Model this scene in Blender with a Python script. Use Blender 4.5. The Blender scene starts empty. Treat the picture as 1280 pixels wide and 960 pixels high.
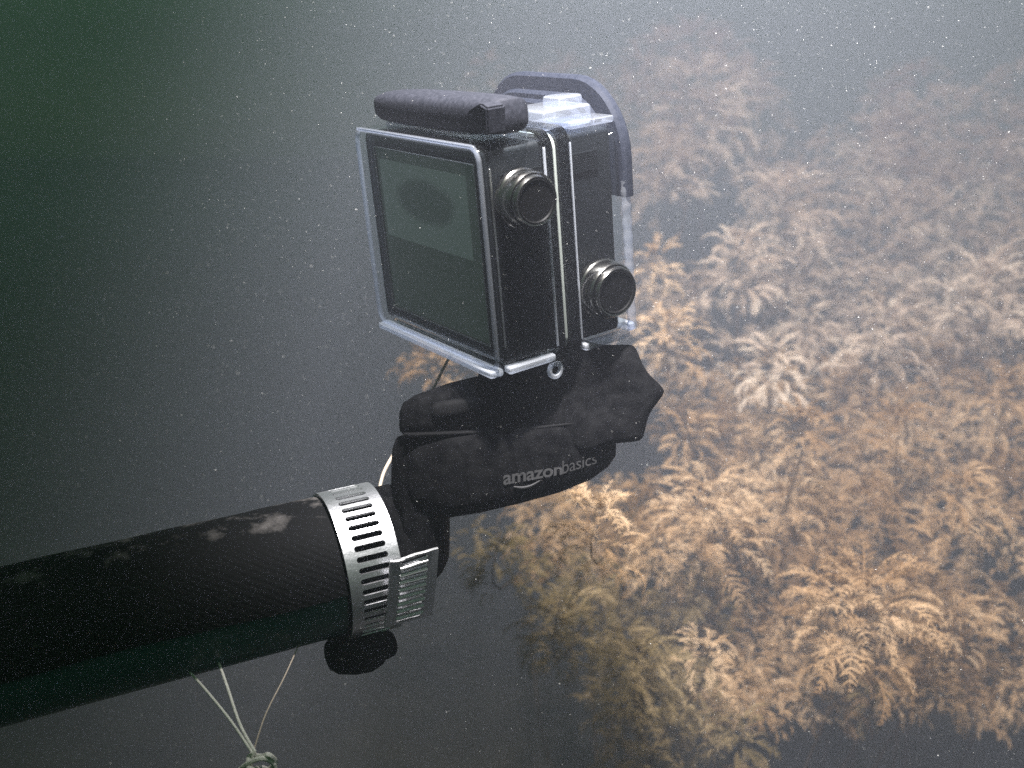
import bpy, bmesh, math, random
import numpy as np
from mathutils import Vector, Matrix
C = bpy.context.scene
COL = C.collection
R = math.radians
S = 0.01                      # all shapes below are written in centimetres

# ------------------------------------------------------------------ camera
PITCH = R(12); FPX = 1400.0
CX = Vector((1, 0, 0)); CU = Vector((0, math.sin(PITCH), math.cos(PITCH))); CF = Vector((0, math.cos(PITCH), -math.sin(PITCH)))
EYE = Vector((0, 0, 0.62))
cam = bpy.data.cameras.new('camera'); camo = bpy.data.objects.new('camera', cam); COL.objects.link(camo)
camo.location = EYE; camo.rotation_euler = (R(90) - PITCH, 0, 0)
cam.sensor_width = 36; cam.lens = 36 * FPX / 1280; cam.clip_start = 0.005; cam.clip_end = 200
C.camera = camo
cam.dof.use_dof = True; cam.dof.focus_distance = .32; cam.dof.aperture_fstop = 15

def K(x, y, z):               # centimetres right / down / forward of the eye -> world metres
    return EYE + (CX * x - CU * y + CF * z) * S
def P(px, py, d):             # a place d centimetres ahead seen at photo pixel px, py
    return K((px - 640) / FPX * d, (py - 480) / FPX * d, d)

# ------------------------------------------------------------------ light
w = bpy.data.worlds.new('World'); C.world = w; w.use_nodes = True
nt = w.node_tree; nt.nodes.clear()
sky = nt.nodes.new('ShaderNodeTexSky'); sky.sky_type = 'NISHITA'; sky.sun_disc = False
sky.sun_elevation = R(62); sky.sun_rotation = R(200)
tint = nt.nodes.new('ShaderNodeMix'); tint.data_type = 'RGBA'; tint.blend_type = 'MULTIPLY'; tint.inputs[0].default_value = 1
tint.inputs[7].default_value = (0.29, 0.49, 0.18, 1)      # the water above takes most of the daylight and leaves it green
bg = nt.nodes.new('ShaderNodeBackground'); bg.inputs[1].default_value = 0.07
out = nt.nodes.new('ShaderNodeOutputWorld')
nt.links.new(sky.outputs[0], tint.inputs[6]); nt.links.new(tint.outputs[2], bg.inputs[0]); nt.links.new(bg.outputs[0], out.inputs[0])

sun = bpy.data.lights.new('sun', 'SUN'); sun.energy = 0.08; sun.angle = R(25); sun.color = (0.75, 1.0, 0.7)
suno = bpy.data.objects.new('sun', sun); COL.objects.link(suno)
suno.rotation_euler = (R(28), 0, R(20))

torch = bpy.data.lights.new('dive_torch', 'SPOT'); torch.energy = 38.0; torch.spot_size = R(106); torch.spot_blend = 1.0
torch.shadow_soft_size = 0.009; torch.color = (1.0, 0.965, 0.97)
torcho = bpy.data.objects.new('dive_torch', torch); COL.objects.link(torcho)
torcho.location = K(0.5, -23, 17.5)
torcho.rotation_euler = (P(1040, 560, 60) - torcho.location).to_track_quat('-Z', 'Y').to_euler()

vs = C.view_settings; vs.view_transform = 'Standard'; vs.look = 'None'; vs.exposure = 0; vs.gamma = 1; vs.use_curve_mapping = False
cy = C.cycles
cy.use_denoising = False; cy.max_bounces = 10; cy.transmission_bounces = 8; cy.transparent_max_bounces = 10; cy.volume_bounces = 1
cy.diffuse_bounces = 2; cy.glossy_bounces = 4; cy.caustics_refractive = True; cy.sample_clamp_indirect = 3

# ------------------------------------------------------------------ materials
def mat(name, col, rough=0.5, metal=0.0, spec=0.5, noise=None, bump=None, bscale=20.0, coat=0.0, alt=None, trans=0.0, ior=1.45, coords='Object'):
    m = bpy.data.materials.new(name); m.use_nodes = True
    n = m.node_tree; b = n.nodes['Principled BSDF']
    b.inputs['Base Color'].default_value = (*col, 1); b.inputs['Roughness'].default_value = rough
    b.inputs['Metallic'].default_value = metal; b.inputs['Specular IOR Level'].default_value = spec
    b.inputs['Coat Weight'].default_value = coat; b.inputs['Transmission Weight'].default_value = trans; b.inputs['IOR'].default_value = ior
    tc = n.nodes.new('ShaderNodeTexCoord')
    if noise:
        t = n.nodes.new('ShaderNodeTexNoise'); t.inputs['Scale'].default_value = noise; t.inputs['Detail'].default_value = 6
        n.links.new(tc.outputs[coords], t.inputs[0])
        r = n.nodes.new('ShaderNodeValToRGB'); r.color_ramp.elements[0].position = .36; r.color_ramp.elements[1].position = .66
        r.color_ramp.elements[0].color = (*col, 1); r.color_ramp.elements[1].color = (*(alt or [min(1, c * 1.6) for c in col]), 1)
        n.links.new(t.outputs[0], r.inputs[0]); n.links.new(r.outputs[0], b.inputs['Base Color'])
    if bump:
        t = n.nodes.new('ShaderNodeTexNoise'); t.inputs['Scale'].default_value = bscale; t.inputs['Detail'].default_value = 5
        n.links.new(tc.outputs[coords], t.inputs[0])
        u = n.nodes.new('ShaderNodeBump'); u.inputs['Strength'].default_value = bump; u.inputs['Distance'].default_value = 0.0006
        n.links.new(t.outputs[0], u.inputs['Height']); n.links.new(u.outputs[0], b.inputs['Normal'])
    return m

def weed_mat(name, a, b_, c_):
    m = bpy.data.materials.new(name); m.use_nodes = True; n = m.node_tree; p = n.nodes['Principled BSDF']
    p.inputs['Roughness'].default_value = .9; p.inputs['Specular IOR Level'].default_value = .1
    tc = n.nodes.new('ShaderNodeTexCoord'); g = n.nodes.new('ShaderNodeNewGeometry'); oi = n.nodes.new('ShaderNodeObjectInfo')
    t = n.nodes.new('ShaderNodeTexNoise'); t.inputs['Scale'].default_value = 14; t.inputs['Detail'].default_value = 4
    n.links.new(g.outputs['Position'], t.inputs[0])
    r = n.nodes.new('ShaderNodeValToRGB'); e = r.color_ramp.elements
    e[0].position = .36; e[0].color = (*a, 1); e[1].position = .64; e[1].color = (*c_, 1)
    k = e.new(.5); k.color = (*b_, 1)
    ad = n.nodes.new('ShaderNodeMath'); ad.operation = 'MULTIPLY_ADD'; ad.inputs[1].default_value = .16; ad.inputs[2].default_value = -.08
    n.links.new(oi.outputs['Random'], ad.inputs[0])
    ad2 = n.nodes.new('ShaderNodeMath'); ad2.operation = 'ADD'; n.links.new(t.outputs[0], ad2.inputs[0]); n.links.new(ad.outputs[0], ad2.inputs[1])
    n.links.new(ad2.outputs[0], r.inputs[0]); n.links.new(r.outputs[0], p.inputs['Base Color'])
    tr = n.nodes.new('ShaderNodeBsdfTranslucent'); n.links.new(r.outputs[0], tr.inputs[0])
    mx = n.nodes.new('ShaderNodeMixShader'); mx.inputs[0].default_value = .25
    n.links.new(p.outputs[0], mx.inputs[1]); n.links.new(tr.outputs[0], mx.inputs[2])
    n.links.new(mx.outputs[0], n.nodes['Material Output'].inputs[0])
    return m

M = dict(
    clear=mat('clear_polycarbonate', (.98, .99, 1), .035, trans=1, ior=1.27),
    clear_soft=mat('clear_polycarbonate_moulded', (.97, .98, 1), .07, trans=1, ior=1.27, bump=.08, bscale=150),
    clear_edge=mat('clear_edge_frosted', (.93, .96, 1), .22, trans=.9, ior=1.3),
    smoked=mat('smoked_chrome', (.30, .29, .27), .18, metal=1),
    body=mat('black_camera_body', (.004, .005, .006), .5, spec=.2, bump=.3, bscale=900),
    screen=mat('screen_glass', (.30, .38, .34), .22, metal=1),
    panel=mat('screen_panel', (.62, .74, .68), .26, metal=1),
    bezel=mat('bezel_black', (.008, .009, .01), .2),
    bezel_matte=mat('button_face', (.004, .004, .004), .45, spec=.15),
    silver=mat('brushed_silver', (.55, .54, .52), .3, metal=1),
    latch=mat('latch_plastic', (.010, .011, .015), .65, spec=.12, noise=900, alt=(.02, .021, .027), bump=.15, bscale=700),
    shell=mat('slate_blue_plastic', (.008, .010, .016), .6, spec=.12, noise=900, alt=(.013, .015, .022), bump=.2, bscale=500),
    gasket=mat('gasket', (.2, .22, .2), .4),
    black=mat('matte_black_plastic', (.002, .002, .0024), .8, spec=.03, noise=330, alt=(.006, .006, .0065), bump=.4, bscale=500),
    rubber=mat('dark_rubber', (.004, .004, .0045), .7, spec=.1, bump=.3, bscale=400),
    tube=mat('dark_glossy_tube', (.03, .095, .09), .35, bump=.1, bscale=200),
    steel=mat('stainless_steel', (.82, .82, .84), .40, metal=1, bump=.15, bscale=900),
    steel_edge=mat('polished_steel', (.95, .95, .95), .42, metal=1),
    print=mat('grey_print', (.022, .022, .023), .75),
    cord=mat('pale_cord', (.8, .78, .70), .9, bump=.8, bscale=900),
    cord_thin=mat('brown_cord', (.45, .38, .30), .9),
    weed=weed_mat('silted_weed', (.29, .175, .085), (.49, .325, .18), (.61, .445, .28)),
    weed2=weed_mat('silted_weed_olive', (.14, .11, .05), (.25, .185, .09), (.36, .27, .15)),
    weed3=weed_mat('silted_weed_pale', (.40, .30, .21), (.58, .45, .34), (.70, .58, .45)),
    stem=mat('weed_stem', (.05, .035, .02), .8, noise=80),
    silt=mat('lake_silt', (.035, .03, .024), .95, noise=9, alt=(.06, .05, .038), bump=1, bscale=60),
    snow=mat('drifting_particle', (.5, .5, .48), .8),
)
def glow_screen_mat(name, col, dark, blob):  # added glow in the screen colour, since no lamp reaches its surface
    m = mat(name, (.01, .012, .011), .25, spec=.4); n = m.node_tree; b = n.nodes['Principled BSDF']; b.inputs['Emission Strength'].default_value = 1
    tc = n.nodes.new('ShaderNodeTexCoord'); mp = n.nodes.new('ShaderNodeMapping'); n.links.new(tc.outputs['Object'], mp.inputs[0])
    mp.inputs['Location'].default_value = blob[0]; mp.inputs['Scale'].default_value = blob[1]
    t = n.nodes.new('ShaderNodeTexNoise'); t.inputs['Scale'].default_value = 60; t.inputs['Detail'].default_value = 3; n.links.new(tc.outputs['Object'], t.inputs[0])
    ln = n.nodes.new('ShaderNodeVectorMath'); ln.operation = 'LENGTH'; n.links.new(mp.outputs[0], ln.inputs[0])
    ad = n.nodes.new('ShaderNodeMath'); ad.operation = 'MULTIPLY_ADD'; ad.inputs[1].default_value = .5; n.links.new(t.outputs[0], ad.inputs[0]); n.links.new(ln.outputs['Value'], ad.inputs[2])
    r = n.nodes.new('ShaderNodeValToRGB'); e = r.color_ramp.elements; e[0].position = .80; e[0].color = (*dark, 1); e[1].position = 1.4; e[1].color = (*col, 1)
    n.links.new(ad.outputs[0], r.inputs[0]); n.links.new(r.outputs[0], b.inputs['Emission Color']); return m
M['screen'] = glow_screen_mat('screen_added_glow', (.014, .023, .017), (.019, .029, .022), ((0, 0, 0), (18, 0, 26)))
M['panel'] = glow_screen_mat('panel_added_glow', (.044, .064, .054), (.022, .034, .027), ((0, 0, -1.27), (45, 0, 110)))
def clear_mat(name, tint, milk, rough, ior):
    m = bpy.data.materials.new(name); m.use_nodes = True; n = m.node_tree; n.nodes.remove(n.nodes['Principled BSDF'])
    t = n.nodes.new('ShaderNodeBsdfTransparent'); t.inputs[0].default_value = (*tint, 1)
    d = n.nodes.new('ShaderNodeBsdfDiffuse'); d.inputs[0].default_value = (.9, .94, 1, 1); tl = n.nodes.new('ShaderNodeBsdfTranslucent'); tl.inputs[0].default_value = (.9, .94, 1, 1)
    dm = n.nodes.new('ShaderNodeMixShader'); n.links.new(d.outputs[0], dm.inputs[1]); n.links.new(tl.outputs[0], dm.inputs[2])
    a = n.nodes.new('ShaderNodeMixShader'); a.inputs[0].default_value = milk; n.links.new(t.outputs[0], a.inputs[1]); n.links.new(dm.outputs[0], a.inputs[2])
    g = n.nodes.new('ShaderNodeBsdfGlossy'); g.inputs['Roughness'].default_value = rough
    f0 = ((ior - 1) / (ior + 1)) ** 2     # Schlick reflectance, the same from both sides of the thin wall
    lw = n.nodes.new('ShaderNodeLayerWeight'); lw.inputs[0].default_value = .5
    pw = n.nodes.new('ShaderNodeMath'); pw.operation = 'POWER'; pw.inputs[1].default_value = 5; n.links.new(lw.outputs['Facing'], pw.inputs[0])
    f = n.nodes.new('ShaderNodeMath'); f.operation = 'MULTIPLY_ADD'; f.inputs[1].default_value = 1 - f0; f.inputs[2].default_value = f0; n.links.new(pw.outputs[0], f.inputs[0])
    b = n.nodes.new('ShaderNodeMixShader'); n.links.new(f.outputs[0], b.inputs[0]); n.links.new(a.outputs[0], b.inputs[1]); n.links.new(g.outputs[0], b.inputs[2])
    n.links.new(b.outputs[0], n.nodes['Material Output'].inputs[0]); return m
M['pane'] = clear_mat('clear_thin_wall', (.96, .98, .99), .003, .05, 1.35)
M['clear_edge'] = clear_mat('clear_moulded_edge', (.9, .93, 1), .34, .12, 1.5)
M['clear_block'] = clear_mat('clear_moulded_block', (.85, .88, .95), .11, .10, 1.45)
# grip cloth: fine woven diagonal ribs with worn pale scuffs, strengthened along the top as a painted highlight
def grip_material():
    m = mat('grip_cloth', (.006, .006, .007), .8, spec=.2); n = m.node_tree; b = n.nodes['Principled BSDF']
    tc = n.nodes.new('ShaderNodeTexCoord')
    mp = n.nodes.new('ShaderNodeMapping'); mp.inputs['Rotation'].default_value = (R(20), R(35), 0); n.links.new(tc.outputs['Object'], mp.inputs[0])
    wv = n.nodes.new('ShaderNodeTexWave'); wv.inputs['Scale'].default_value = 190; wv.inputs['Distortion'].default_value = 2.5; wv.inputs['Detail'].default_value = 2
    n.links.new(mp.outputs[0], wv.inputs[0])
    n1 = n.nodes.new('ShaderNodeTexNoise'); n1.inputs['Scale'].default_value = 170; n1.inputs['Detail'].default_value = 8; n1.inputs['Roughness'].default_value = .7
    n.links.new(tc.outputs['Object'], n1.inputs[0])
    n2 = n.nodes.new('ShaderNodeTexNoise'); n2.inputs['Scale'].default_value = 95; n2.inputs['Detail'].default_value = 3
    n.links.new(tc.outputs['Object'], n2.inputs[0])
    mu0 = n.nodes.new('ShaderNodeMath'); mu0.operation = 'MULTIPLY'; n.links.new(n1.outputs[0], mu0.inputs[0]); n.links.new(n2.outputs[0], mu0.inputs[1])
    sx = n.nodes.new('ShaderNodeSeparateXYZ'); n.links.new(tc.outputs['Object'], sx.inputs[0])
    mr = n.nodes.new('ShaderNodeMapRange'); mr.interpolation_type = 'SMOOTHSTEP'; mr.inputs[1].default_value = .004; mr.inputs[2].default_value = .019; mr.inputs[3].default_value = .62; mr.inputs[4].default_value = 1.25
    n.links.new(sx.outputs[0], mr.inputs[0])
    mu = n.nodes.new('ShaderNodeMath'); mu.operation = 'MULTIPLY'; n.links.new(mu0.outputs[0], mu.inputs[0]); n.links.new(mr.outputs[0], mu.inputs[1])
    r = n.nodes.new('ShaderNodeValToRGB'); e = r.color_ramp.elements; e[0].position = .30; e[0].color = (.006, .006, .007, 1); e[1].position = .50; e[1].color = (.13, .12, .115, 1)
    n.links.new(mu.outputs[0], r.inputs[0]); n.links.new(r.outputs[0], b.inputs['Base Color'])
    ad = n.nodes.new('ShaderNodeMath'); ad.operation = 'ADD'; n.links.new(wv.outputs[1], ad.inputs[0]); n.links.new(n1.outputs[0], ad.inputs[1])
    u = n.nodes.new('ShaderNodeBump'); u.inputs['Strength'].default_value = .3; u.inputs['Distance'].default_value = .00022
    n.links.new(ad.outputs[0], u.inputs['Height']); n.links.new(u.outputs[0], b.inputs['Normal'])
    return m
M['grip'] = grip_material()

# ------------------------------------------------------------------ helpers
def link(name, me, m, parent=None, kind=None, smooth=True, angle=35):
    if m: me.materials.append(m)
    if smooth and len(me.polygons):
        me.polygons.foreach_set('use_smooth', [True] * len(me.polygons))
        if angle < 180:
            keep = [e.index for e in me.edges if e.use_edge_sharp]
            me.set_sharp_from_angle(angle=R(angle))
            for k in keep: me.edges[k].use_edge_sharp = True
    o = bpy.data.objects.new(name, me); COL.objects.link(o)
    if parent: o.parent = parent
    if kind: o['kind'] = kind
    return o
def mesh_of(bm, name):
    bm.normal_update()
    for f in bm.faces:           # keep broad flat faces flat: their borders stay hard edges
        if f.calc_area() > 1.2:
            for e in f.edges:
                if len(e.link_faces) == 2 and e.calc_face_angle(0) > R(8): e.smooth = False
    bmesh.ops.scale(bm, vec=(S, S, S), verts=bm.verts)
    bmesh.ops.recalc_face_normals(bm, faces=bm.faces)
    me = bpy.data.meshes.new(name); bm.to_mesh(me); bm.free(); return me
def obj(name, bm, m, parent=None, kind=None, **k): return link(name, mesh_of(bm, name), m, parent, kind, **k)
def thing(name, label, cat, matrix=None, loc=None, group=None):
    o = bpy.data.objects.new(name, None); COL.objects.link(o); o.empty_display_size = .01
    if matrix is not None: o.matrix_world = matrix
    elif loc is not None: o.location = loc
    o['label'] = label; o['category'] = cat
    if group: o['group'] = group
    return o
def loft(bm, rings, cap0=True, cap1=True, closed=True):
    vr = [[bm.verts.new(p) for p in r] for r in rings]
    n = len(vr[0])
    for a, b in zip(vr, vr[1:]):
        for i in range(n if closed else n - 1):
            j = (i + 1) % n
            bm.faces.new((a[i], a[j], b[j], b[i]))
    if cap0: bm.faces.new(vr[0][::-1])
    if cap1: bm.faces.new(vr[-1])
    return vr
def rrect(hw, hh, r, n=6, cx=0, cz=0, rb=None):   # rounded rectangle in x,z ; rb = lower radius
    pts = []
    for (sx, sz, a0) in ((1, 1, 0), (-1, 1, 90), (-1, -1, 180), (1, -1, 270)):
        rr = r if (sz > 0 or rb is None) else rb
        for k in range(n + 1):
            a = R(a0 + 90 * k / n)
            pts.append((cx + sx * (hw - rr) + rr * math.cos(a), cz + sz * (hh - rr) + rr * math.sin(a)))
    return pts
def ring_xz(pts, y): return [(x, y, z) for x, z in pts]
def ring_shell(bm, outer, inner, y0, y1, bev=.05):
    """a frame: outer outline, inner outline (same count), extruded y0..y1"""
    def ins(pts, d):
        cx = sum(p[0] for p in pts) / len(pts); cz = sum(p[1] for p in pts) / len(pts)
        return [(x - math.copysign(min(d, abs(x - cx)), x - cx), z - math.copysign(min(d, abs(z - cz)), z - cz)) for x, z in pts]
    rings = [ring_xz(outer, y0 + bev), ring_xz(outer, y1 - bev), ring_xz(ins(outer, bev), y1), ring_xz(inner, y1), ring_xz(inner, y0), ring_xz(ins(outer, bev), y0)]
    vr = [[bm.verts.new(p) for p in r] for r in rings]; n = len(vr[0])
    for q in range(len(vr)):
        a, b = vr[q], vr[(q + 1) % len(vr)]
        for i in range(n): bm.faces.new((a[i], a[(i + 1) % n], b[(i + 1) % n], b[i]))
def box(bm, x0, x1, y0, y1, z0, z1, bev=0.0):
    r = bmesh.ops.create_cube(bm, size=1)['verts']
    for v in r: v.co = Vector(((x0 + x1) / 2 + v.co.x * (x1 - x0), (y0 + y1) / 2 + v.co.y * (y1 - y0), (z0 + z1) / 2 + v.co.z * (z1 - z0)))
    if bev:
        ed = list({e for v in r for e in v.link_edges})
        bmesh.ops.bevel(bm, geom=ed, offset=bev, segments=3, affect='EDGES', profile=.6)
def tube(bm, pts, rad, n=8, close=False):
    pts = [Vector(p) for p in pts]; rings = []
    rads = rad if isinstance(rad, (list, tuple)) else [rad] * len(pts)
    up = Vector((.31, .2, .93)).normalized()
    for i, p in enumerate(pts):
        t = (pts[min(i + 1, len(pts) - 1)] - pts[max(i - 1, 0)])
        if close: t = pts[(i + 1) % len(pts)] - pts[i - 1]
        t.normalize(); a = t.cross(up)
        if a.length < 1e-4: a = t.cross(Vector((1, 0, 0)))
        a.normalize(); b = t.cross(a); up = -t.cross(a).cross(t).cross(t) if False else a.cross(t)
        rings.append([p + (a * math.cos(2 * math.pi * k / n) + b * math.sin(2 * math.pi * k / n)) * rads[i] for k in range(n)])
    if close: rings.append(rings[0]); loft(bm, rings, False, False); bmesh.ops.remove_doubles(bm, verts=bm.verts, dist=1e-6)
    else: loft(bm, rings)
def lathe_x(bm, prof, cy, cz, n=40, cap=True):   # prof: (x, radius), turned round the local x axis at cy, cz
    rings = [[(x, cy + r * math.cos(2 * math.pi * k / n), cz + r * math.sin(2 * math.pi * k / n)) for k in range(n)] for x, r in prof]
    if cap: loft(bm, rings)
    else: loft(bm, rings + [rings[0]], False, False); bmesh.ops.remove_doubles(bm, verts=bm.verts, dist=1e-6)

# ------------------------------------------------------------------ the setting
def ground_z(x, y):
    return 0.03 * math.sin(x * 3.1 + 1) * math.cos(y * 2.3) + 0.012 * math.sin(x * 11 + y * 7) + 0.05 / (1 + math.exp(-(x - .3) * 6))
def make_ground():
    xs = np.concatenate([-np.geomspace(60, 1.6, 14), np.linspace(-1.5, 2.5, 70), np.geomspace(2.6, 60, 14)])
    ys = np.concatenate([-np.geomspace(60, .6, 10), np.linspace(-.5, 3.5, 70), np.geomspace(3.6, 60, 14)])
    v = [(x, y, ground_z(x, y) if abs(x) < 5 and abs(y) < 6 else 0.0) for y in ys for x in xs]
    nx = len(xs); f = [(j * nx + i, j * nx + i + 1, (j + 1) * nx + i + 1, (j + 1) * nx + i) for j in range(len(ys) - 1) for i in range(nx - 1)]
    me = bpy.data.meshes.new('lake_bed'); me.from_pydata(v, [], f)
    return link('lake_bed', me, M['silt'], kind='structure', angle=180)
make_ground()

# ------------------------------------------------------------------ waterproof case and camera
u = Vector((.5618, .2542, -.7873)); v_ = Vector((.0819, .9298, .3587)); wv_ = Vector((.8232, -.266, .5015))
def cdir(c): return CX * c.x - CU * c.y + CF * c.z
HM = Matrix.Identity(4)
for i, c in enumerate((cdir(u), cdir(wv_), -cdir(v_))): HM.col[i][:3] = c
HM.col[3][:3] = K(-2.6, -3.9, 31.4)

case = thing('waterproof_case', 'clear plastic waterproof camera case with dark latch, on the black mount', 'camera case', matrix=HM)
W2, H2 = 3.39, 3.0
def make_case():
    # back door: a hollow tray with its bevelled window towards the water, open to the front
    bm = bmesh.new()
    def o(w_, h_, r, y): return ring_xz(rrect(w_, h_, r), y)
    loft(bm, [o(W2 - .34, H2 - .34, .2, 0.0), o(W2 - .10, H2 - .10, .3, .06), o(W2 - .02, H2 - .02, .36, .22), o(W2, H2, .38, .5), o(W2, H2, .38, 2.0),
              o(W2 - .22, H2 - .22, .22, 2.0), o(W2 - .22, H2 - .22, .22, .30), o(W2 - .34, H2 - .34, .16, .24)])
    obj('back_door', bm, M['pane'], case)
    # sealing flange, two lips with a grey gasket between
    for y0, y1, g, nm in ((2.02, 2.36, .10, 'sealing_flange'), (2.50, 2.90, .13, 'sealing_flange')):
        bm = bmesh.new(); ring_shell(bm, rrect(W2 + g, H2 + g, .46), rrect(W2 - .2, H2 - .2, .22), y0, y1, .06)
        obj(nm, bm, M['clear'], case)
    bm = bmesh.new(); ring_shell(bm, rrect(W2 - .02, H2 - .02, .4), rrect(W2 - .18, H2 - .18, .22), 2.365, 2.495, .02)
    obj('gasket', bm, M['gasket'], case)
    # front shell
    bm = bmesh.new()
    loft(bm, [o(W2 - .22, H2 - .22, .22, 2.92), o(W2, H2, .38, 2.92), o(W2 - .02, H2 - .02, .38, 4.4), o(W2 - .12, H2 - .12, .34, 4.62), o(W2 - .3, H2 - .3, .25, 4.66),
              o(W2 - .4, H2 - .4, .2, 4.44), o(W2 - .24, H2 - .24, .22, 4.3)], False, False)
    vs_ = [vv for vv in bm.verts]; n = 28
    a, b = vs_[:n], vs_[6 * n:7 * n]
    for i in range(n): bm.faces.new((a[i], a[(i + 1) % n], b[(i + 1) % n], b[i]))
    obj('front_shell', bm, M['pane'], case)
    # clear scalloped lens-side lip, lower half
    bm = bmesh.new()
    rings = []
    for k in range(34):
        z = -2.95 + k * .13; a = .10 + .012 * math.sin(k * 1.9)
        rings.append([(3.30 + a * math.cos(q) , 4.82 + 1.5 * a * math.sin(q), z) for q in [R(36 * t) for t in range(10)]])
    loft(bm, rings); obj('side_lip', bm, M['clear_block'], case)
    bm = bmesh.new(); box(bm, -3.2, 3.3, 4.68, 4.95, -3.02, -2.78, .08); obj('lower_lip', bm, M['clear_edge'], case)
    for g_, y0, y1 in ((.02, .08, .20),):
        bm = bmesh.new(); ring_shell(bm, rrect(W2 + g_, H2 + g_, .42), rrect(W2 - .07, H2 - .07, .34), y0, y1, .03); obj('edge_rim', bm, M['clear_block'], case)
    bm = bmesh.new(); box(bm, -3.1, 3.32, -.10, .34, -3.14, -2.95, .07); obj('bottom_rail', bm, M['clear_edge'], case)
    bm = bmesh.new(); box(bm, -3.1, 3.3, .45, .75, -3.10, -2.95, .06); obj('bottom_rail', bm, M['clear_soft'], case)
    bm = bmesh.new(); box(bm, 3.20, 3.52, .40, 1.95, -3.10, -2.90, .08); box(bm, 3.20, 3.52, 2.95, 4.6, -3.10, -2.90, .08); obj('bottom_rail', bm, M['clear_edge'], case)
    for y_ in (2.03, 2.86):
        bm = bmesh.new(); box(bm, W2 + .06, W2 + .12, y_ - .02, y_ + .04, -2.7, 2.7, .02); obj('flange_edge', bm, M['clear_edge'], case)
    # side buttons
    for (y, z, r) in ((1.27, 1.52, .78), (3.70, -1.44, .82)):
        bm = bmesh.new()
        prof = [(W2 - .05, r * 1.0), (W2 + .10, r * 1.0), (W2 + .14, r * .96), (W2 + .50, r * .95), (W2 + .56, r * .9), (W2 + .54, r * .85), (W2 + .12, r * .80), (W2 + .02, r * .7)]
        lathe_x(bm, prof, y, z, cap=False)
        c = obj('button_collar', bm, M['smoked'], case)
        bm = bmesh.new()
        lathe_x(bm, [(W2 - .1, r * .78), (W2 + .60, r * .80), (W2 + .70, r * .78), (W2 + .72, r * .7), (W2 + .69, r * .66), (W2 + .69, .02)], y, z)
        obj('button', bm, M['bezel_matte'], case)
        bm = bmesh.new()
        lathe_x(bm, [(W2 + .56, r * .805), (W2 + .58, r * .86), (W2 + .66, r * .85), (W2 + .725, r * .80), (W2 + .715, r * .765)], y, z, cap=False)
        obj('button_rim', bm, M['smoked'], case)
    # latch along the top
    bm = bmesh.new(); rings = []
    prof = [(-3.30, .10, .12), (-3.26, .30, .22), (-3.1, .52, .34), (-2.7, .66, .42), (-1.5, .72, .47), (0, .72, .48), (1.4, .70, .48), (2.2, .66, .48), (2.9, .62, .46), (3.25, .58, .44), (3.30, .5, .38)]
    for x, hy, hz in prof:
        cz = H2 + .56 + .012 * x; cy0 = 1.22
        rings.append([(x, cy0 + hy * math.copysign(abs(math.cos(a)) ** .65, math.cos(a)), cz + hz * math.copysign(abs(math.sin(a)) ** .6, math.sin(a))) for a in [2 * math.pi * k / 28 for k in range(28)]])
    loft(bm, rings); la = obj('latch', bm, M['latch'], case, angle=50)
    bm = bmesh.new()   # wedge-shaped thumb tab at the end of the latch
    pr = [(2.1, H2 + .36), (3.42, H2 + .24), (3.50, H2 + .92), (3.2, H2 + 1.02), (2.6, H2 + .80)]
    loft(bm, [[(x, y, z) for x, z in pr] for y in (.40, .62, .98)]); bmesh.ops.bevel(bm, geom=bm.edges[:], offset=.05, segments=2, affect='EDGES')
    obj('thumb_tab', bm, M['latch'], la)
    bm = bmesh.new(); box(bm, -2.6, 2.6, .75, 1.7, H2 - .02, H2 + .12, .05); obj('latch_seat', bm, M['clear_edge'], case)
    # hinge boss and rounded top corner of clear plastic
    bm = bmesh.new(); box(bm, 1.5, 3.2, 2.3, 3.9, H2 + .02, H2 + .55, .14); box(bm, 2.3, 3.1, 2.9, 3.7, H2 + .50, H2 + .82, .12); obj('hinge_boss', bm, M['clear_block'], case)
    bm = bmesh.new()
    r_ = bmesh.ops.create_uvsphere(bm, u_segments=24, v_segments=14, radius=1)['verts']
    for q in r_: q.co = Vector((2.6 + q.co.x * .85, 1.25 + q.co.y * .75, H2 - .02 + q.co.z * .42))
    obj('corner_dome', bm, M['pane'], case)
    bm = bmesh.new(); box(bm, -3.1, 3.28, .02, .10, H2 - .06, H2 + .03, .03); obj('top_lip', bm, M['clear_block'], case)
    bm = bmesh.new(); box(bm, 2.2, 3.34, 3.05, 4.5, H2 - .02, H2 + .16, .06); obj('top_lip', bm, M['clear_block'], case)
    # dark arch of the front cover standing above the case
    def arch(bm, hw, top, r, th, y0, y1, zl):
        pts = []
        for sx in (1, -1):
            seg = [(hw, zl)] + [(hw - r + r * math.cos(R(a)), top - r + r * math.sin(R(a))) for a in range(0, 91, 9)]
            seg2 = [(sx * x, z) for x, z in seg]
            pts = pts + (seg2 if sx == 1 else seg2[::-1])
        inn = []
        for sx in (1, -1):
            rr = max(r - th, .2)
            seg = [(hw - th, zl)] + [(hw - th - rr + rr * math.cos(R(a)), top - th - rr + rr * math.sin(R(a))) for a in range(0, 91, 9)]
            seg2 = [(sx * x, z) for x, z in seg]
            inn = inn + (seg2 if sx == 1 else seg2[::-1])
        b_ = .09
        rr4 = []
        for (ox, iz) in zip(pts, inn):
            o_ = Vector((ox[0], 0, ox[1])); i_ = Vector((iz[0], 0, iz[1])); d = (i_ - o_).normalized()
            rr4.append([o_ + d * b_ + Vector((0, y0, 0)), o_ + Vector((0, y0 + b_, 0)), o_ + Vector((0, y1 - b_, 0)), o_ + d * b_ + Vector((0, y1, 0)), i_ + Vector((0, y1, 0)), i_ + Vector((0, y0, 0))])
        loft(bm, rr4)
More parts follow.
